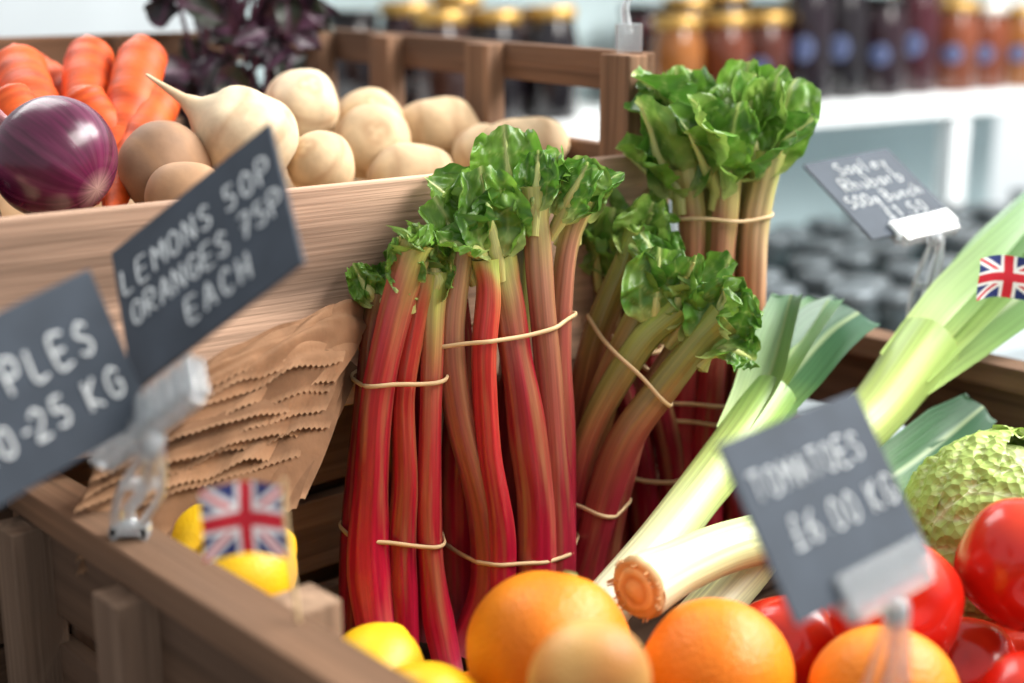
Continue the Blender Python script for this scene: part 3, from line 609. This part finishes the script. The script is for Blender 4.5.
clip(mb,BL+wu*wl*.6,wu,hu,n,3.1,(30.6,103.6,-27.8)); mb.build('chalkboard_sign',bevel=.0004)
mb=MB(); cc=C(238,242,244); q=f2(-.5,2.0)
box(mb,(q.x,q.y,-5.3),(.9,0,0),(0,.7,0),(0,0,1),'clip',cc)
tube(mb,[(q.x,q.y,-5),(q.x-.3,q.y,-3.2),(q.x+.3,q.y,-1.8),(q.x+.6,q.y,-.6)],[.4,.3,.3,.35],'clip',lambda t,a:cc,segs=10,n=12)
for sg in (-1,1): box(mb,(q.x+.6+sg*.3,q.y,.4),(.14,0,0),(0,1.8,0),(0,0,.9),'clip',cc)
mb.build('sign_clip',bevel=.0004)
# ---------------------------------------------------------------- flags
def jack(u,v):
    R_=C(205,34,52);W_=C(240,240,240);B_=C(34,50,112)
    X=(u-.5)*3; Y=v
    if abs(X)<.2 or abs(Y)<.2: return R_
    if abs(X)<.36 or abs(Y)<.36: return W_
    d=min(abs(Y*1.5-X),abs(Y*1.5+X))/1.8
    if d<.07: return R_
    if d<.2: return W_
    return B_
def flag(p,w,h,dx,stickbase,seed,dirx):
    mb=MB(); p=Vector(p); d=Vector(dx).normalized(); n=Vector((d.y,-d.x,0)).normalized(); up=Vector((0,0,1))
    def fn(u,v): return p+d*w*u+up*(h/2*v+.12*math.sin(u*5))+n*(.28*math.sin(u*6+seed)+.08*math.sin(v*3+u*4))
    sheet(mb,fn,66,44,'cloth',jack)
    e=fn(dirx,0)+n*.05; top=e+up*(h/2+.3)
    tube(mb,[top,e,Vector(stickbase)],[.1,.1,.1],'root',lambda t,a:C(214,186,140),segs=8,n=8)
    return mb.build('union_jack_flag')
flag((-13.3,57.2,-23.5),3.7,3.3,(1,-.1,.12),(-9.2,56.6,-28.6),1,1)
flag((31.4,93.8,-20.8),4.6,2.9,(1,.15,0),(36.8,96.5,-30.5),2.5,1)
# ---------------------------------------------------------------- shelf unit with jars
ths=math.radians(32); sv=Vector((math.cos(ths),math.sin(ths))); nv=Vector((-math.sin(ths),math.cos(ths))); F0=Vector((44,220))
def fs(s,n): return F0+sv*s+nv*n
mb=MB(); wh=C(232,236,236); tl_=C(184,202,204)
def shelf(s0,s1,n0,n1,z0,z1,col): 
    board(mb,fs(s0,(n0+n1)/2),fs(s1,(n0+n1)/2),z0,z1,abs(n1-n0),col,'paint',0)
shelf(-85,75,0,24,-25,-21.6,wh)
shelf(-55,75,-50,24,-50,-47,C(170,180,184))
shelf(-85,75,24,26,-145,30,tl_)
for s in (-84,-20,38,72): board(mb,fs(s-1.8,2.5),fs(s+1.8,2.5),-145,-25,3.6,wh,'paint',0)
for s in (-54,74): board(mb,fs(s-2,-48),fs(s+2,-48),-145,-50,4,wh,'paint',0)
shelf(-55,75,-49,-47.5,-90,-50,C(200,214,218))
shelf(-85,75,0,24,14,16.5,wh)
mb.build('shelf_unit',bevel=.002)
def jarmesh(mb,p,r,h,body,lid,label=None,lidh=1.6):
    p=Vector(p); bh=h-lidh
    lathe(mb,[(0,.01),(0,r*.9),(.3,r),(bh*.78,r),(bh*.9,r*.9),(bh,r*.82)],p,(0,0,1),'jamglass',lambda t,a:body,segs=24)
    lathe(mb,[(bh-.1,r*.9),(bh,r*.93),(h-.2,r*.93),(h,r*.86),(h-.1,.01)],p,(0,0,1),'metal',lambda t,a:lid,segs=24)
    if label:
        def fn(u,v):
            a=-1.9+ .42*v*math.sqrt(max(0,1-(2*u-1)**2)); return p+Vector((math.cos(a)*(r+.04),math.sin(a)*(r+.04),bh*.36+u*bh*.24))
        sheet(mb,fn,14,14,'paint',lambda u,v:C(60,76,120) if ((2*u-1)**2*1+v*v<.35 or (2*u-1)**2+v*v>.75) else label)
gold=C(190,150,78); blk=C(24,22,24); am=C(112,52,24); dk=C(18,9,15); rd=C(60,10,18); ye=C(140,84,34)
jl=[(-60,15.2,C(50,26,20),gold),(-51,15.0,dk,gold),(-42.5,15.4,dk,gold),(-19.5,13.6,ye,gold),(-11,13.8,C(96,44,22),gold),
    (-2.4,13.8,C(74,30,16),gold),(5.8,19,C(24,8,18),blk),(14.2,18.6,dk,blk),(22.4,16,C(34,10,20),blk),(30.6,18.6,C(60,8,20),C(80,20,30)),(39.4,15,C(116,58,32),gold),(48,14.4,am,C(215,210,200)),(56,14,ye,gold)]
for i,(s,h,c_,l_) in enumerate(jl):
    mb=MB(); q=fs(s,5+(i%2)*.8); jarmesh(mb,(q.x,q.y,-21.5),3.9,h,c_,l_,C(120,126,146) if i>4 else None); mb.build('jam_jar')
mb=MB(); rn=random.Random(3)
for i in range(16):
    s=-68+i*8.2
    if -36<s<-24: continue
    q=fs(s,15); jarmesh(mb,(q.x,q.y,-21.5),3.9,15+(i%3),[dk,C(46,16,20),rd,C(64,34,20)][i%4],[blk,gold,gold][i%3])
mb.build('jam_jar_row')
mb=MB()
for i in range(13):
    for j in range(6):
        if rn.random()<.10: continue
        q=fs(-48+i*7.6+(j%2)*3+rn.uniform(-.45,.45),-45+j*7.6+rn.uniform(-.45,.45)); g=rn.uniform(.55,1.25)
        jarmesh(mb,(q.x,q.y,-46.9),3.1,rn.choice([8,8.6,9.4]),C(48,58,60),tuple(x*g for x in C(108,116,120)),None,1.4)
mb.build('small_jar_collection')
# ---------------------------------------------------------------- light, world, camera
w=bpy.data.worlds.new('World'); bpy.context.scene.world=w; w.use_nodes=True
bg=w.node_tree.nodes['Background']; bg.inputs[0].default_value=(.94,.965,1,1); bg.inputs[1].default_value=.66
def area(name,loc,target,size,power,col):
    l=bpy.data.lights.new(name,'AREA'); l.energy=power; l.size=size; l.color=col; o=bpy.data.objects.new(name,l)
    o.location=loc; d=Vector(target)-Vector(loc); o.rotation_euler=d.to_track_quat('-Z','Y').to_euler(); bpy.context.collection.objects.link(o)
area('window_light',(1.3,.45,2.4),(0.05,.85,1.15),.9,32,(1,.96,.9))
area('back_rim_light',(1.5,1.7,2.5),(0.05,.9,1.15),.8,42,(1,.97,.92))  # added rim light from the back right, aimed at the rhubarb
area('shop_light',(-1.0,2.4,3.0),(0.3,2.0,1.1),1.6,48,(1,1,.98))
area('shelf_light',(1.6,1.2,2.8),(0.9,2.6,1.2),1.2,68,(1,1,1))
cd=bpy.data.cameras.new('Camera'); cam=bpy.data.objects.new('Camera',cd); bpy.context.collection.objects.link(cam)
cam.location=(0,0,ZE); cam.rotation_euler=(math.radians(75),0,0); cd.lens=50; cd.sensor_width=36; cd.clip_start=.02
cd.dof.use_dof=True; cd.dof.focus_distance=.86; cd.dof.aperture_fstop=2.9
bpy.context.scene.camera=cam
bpy.context.scene.view_settings.view_transform='Standard'
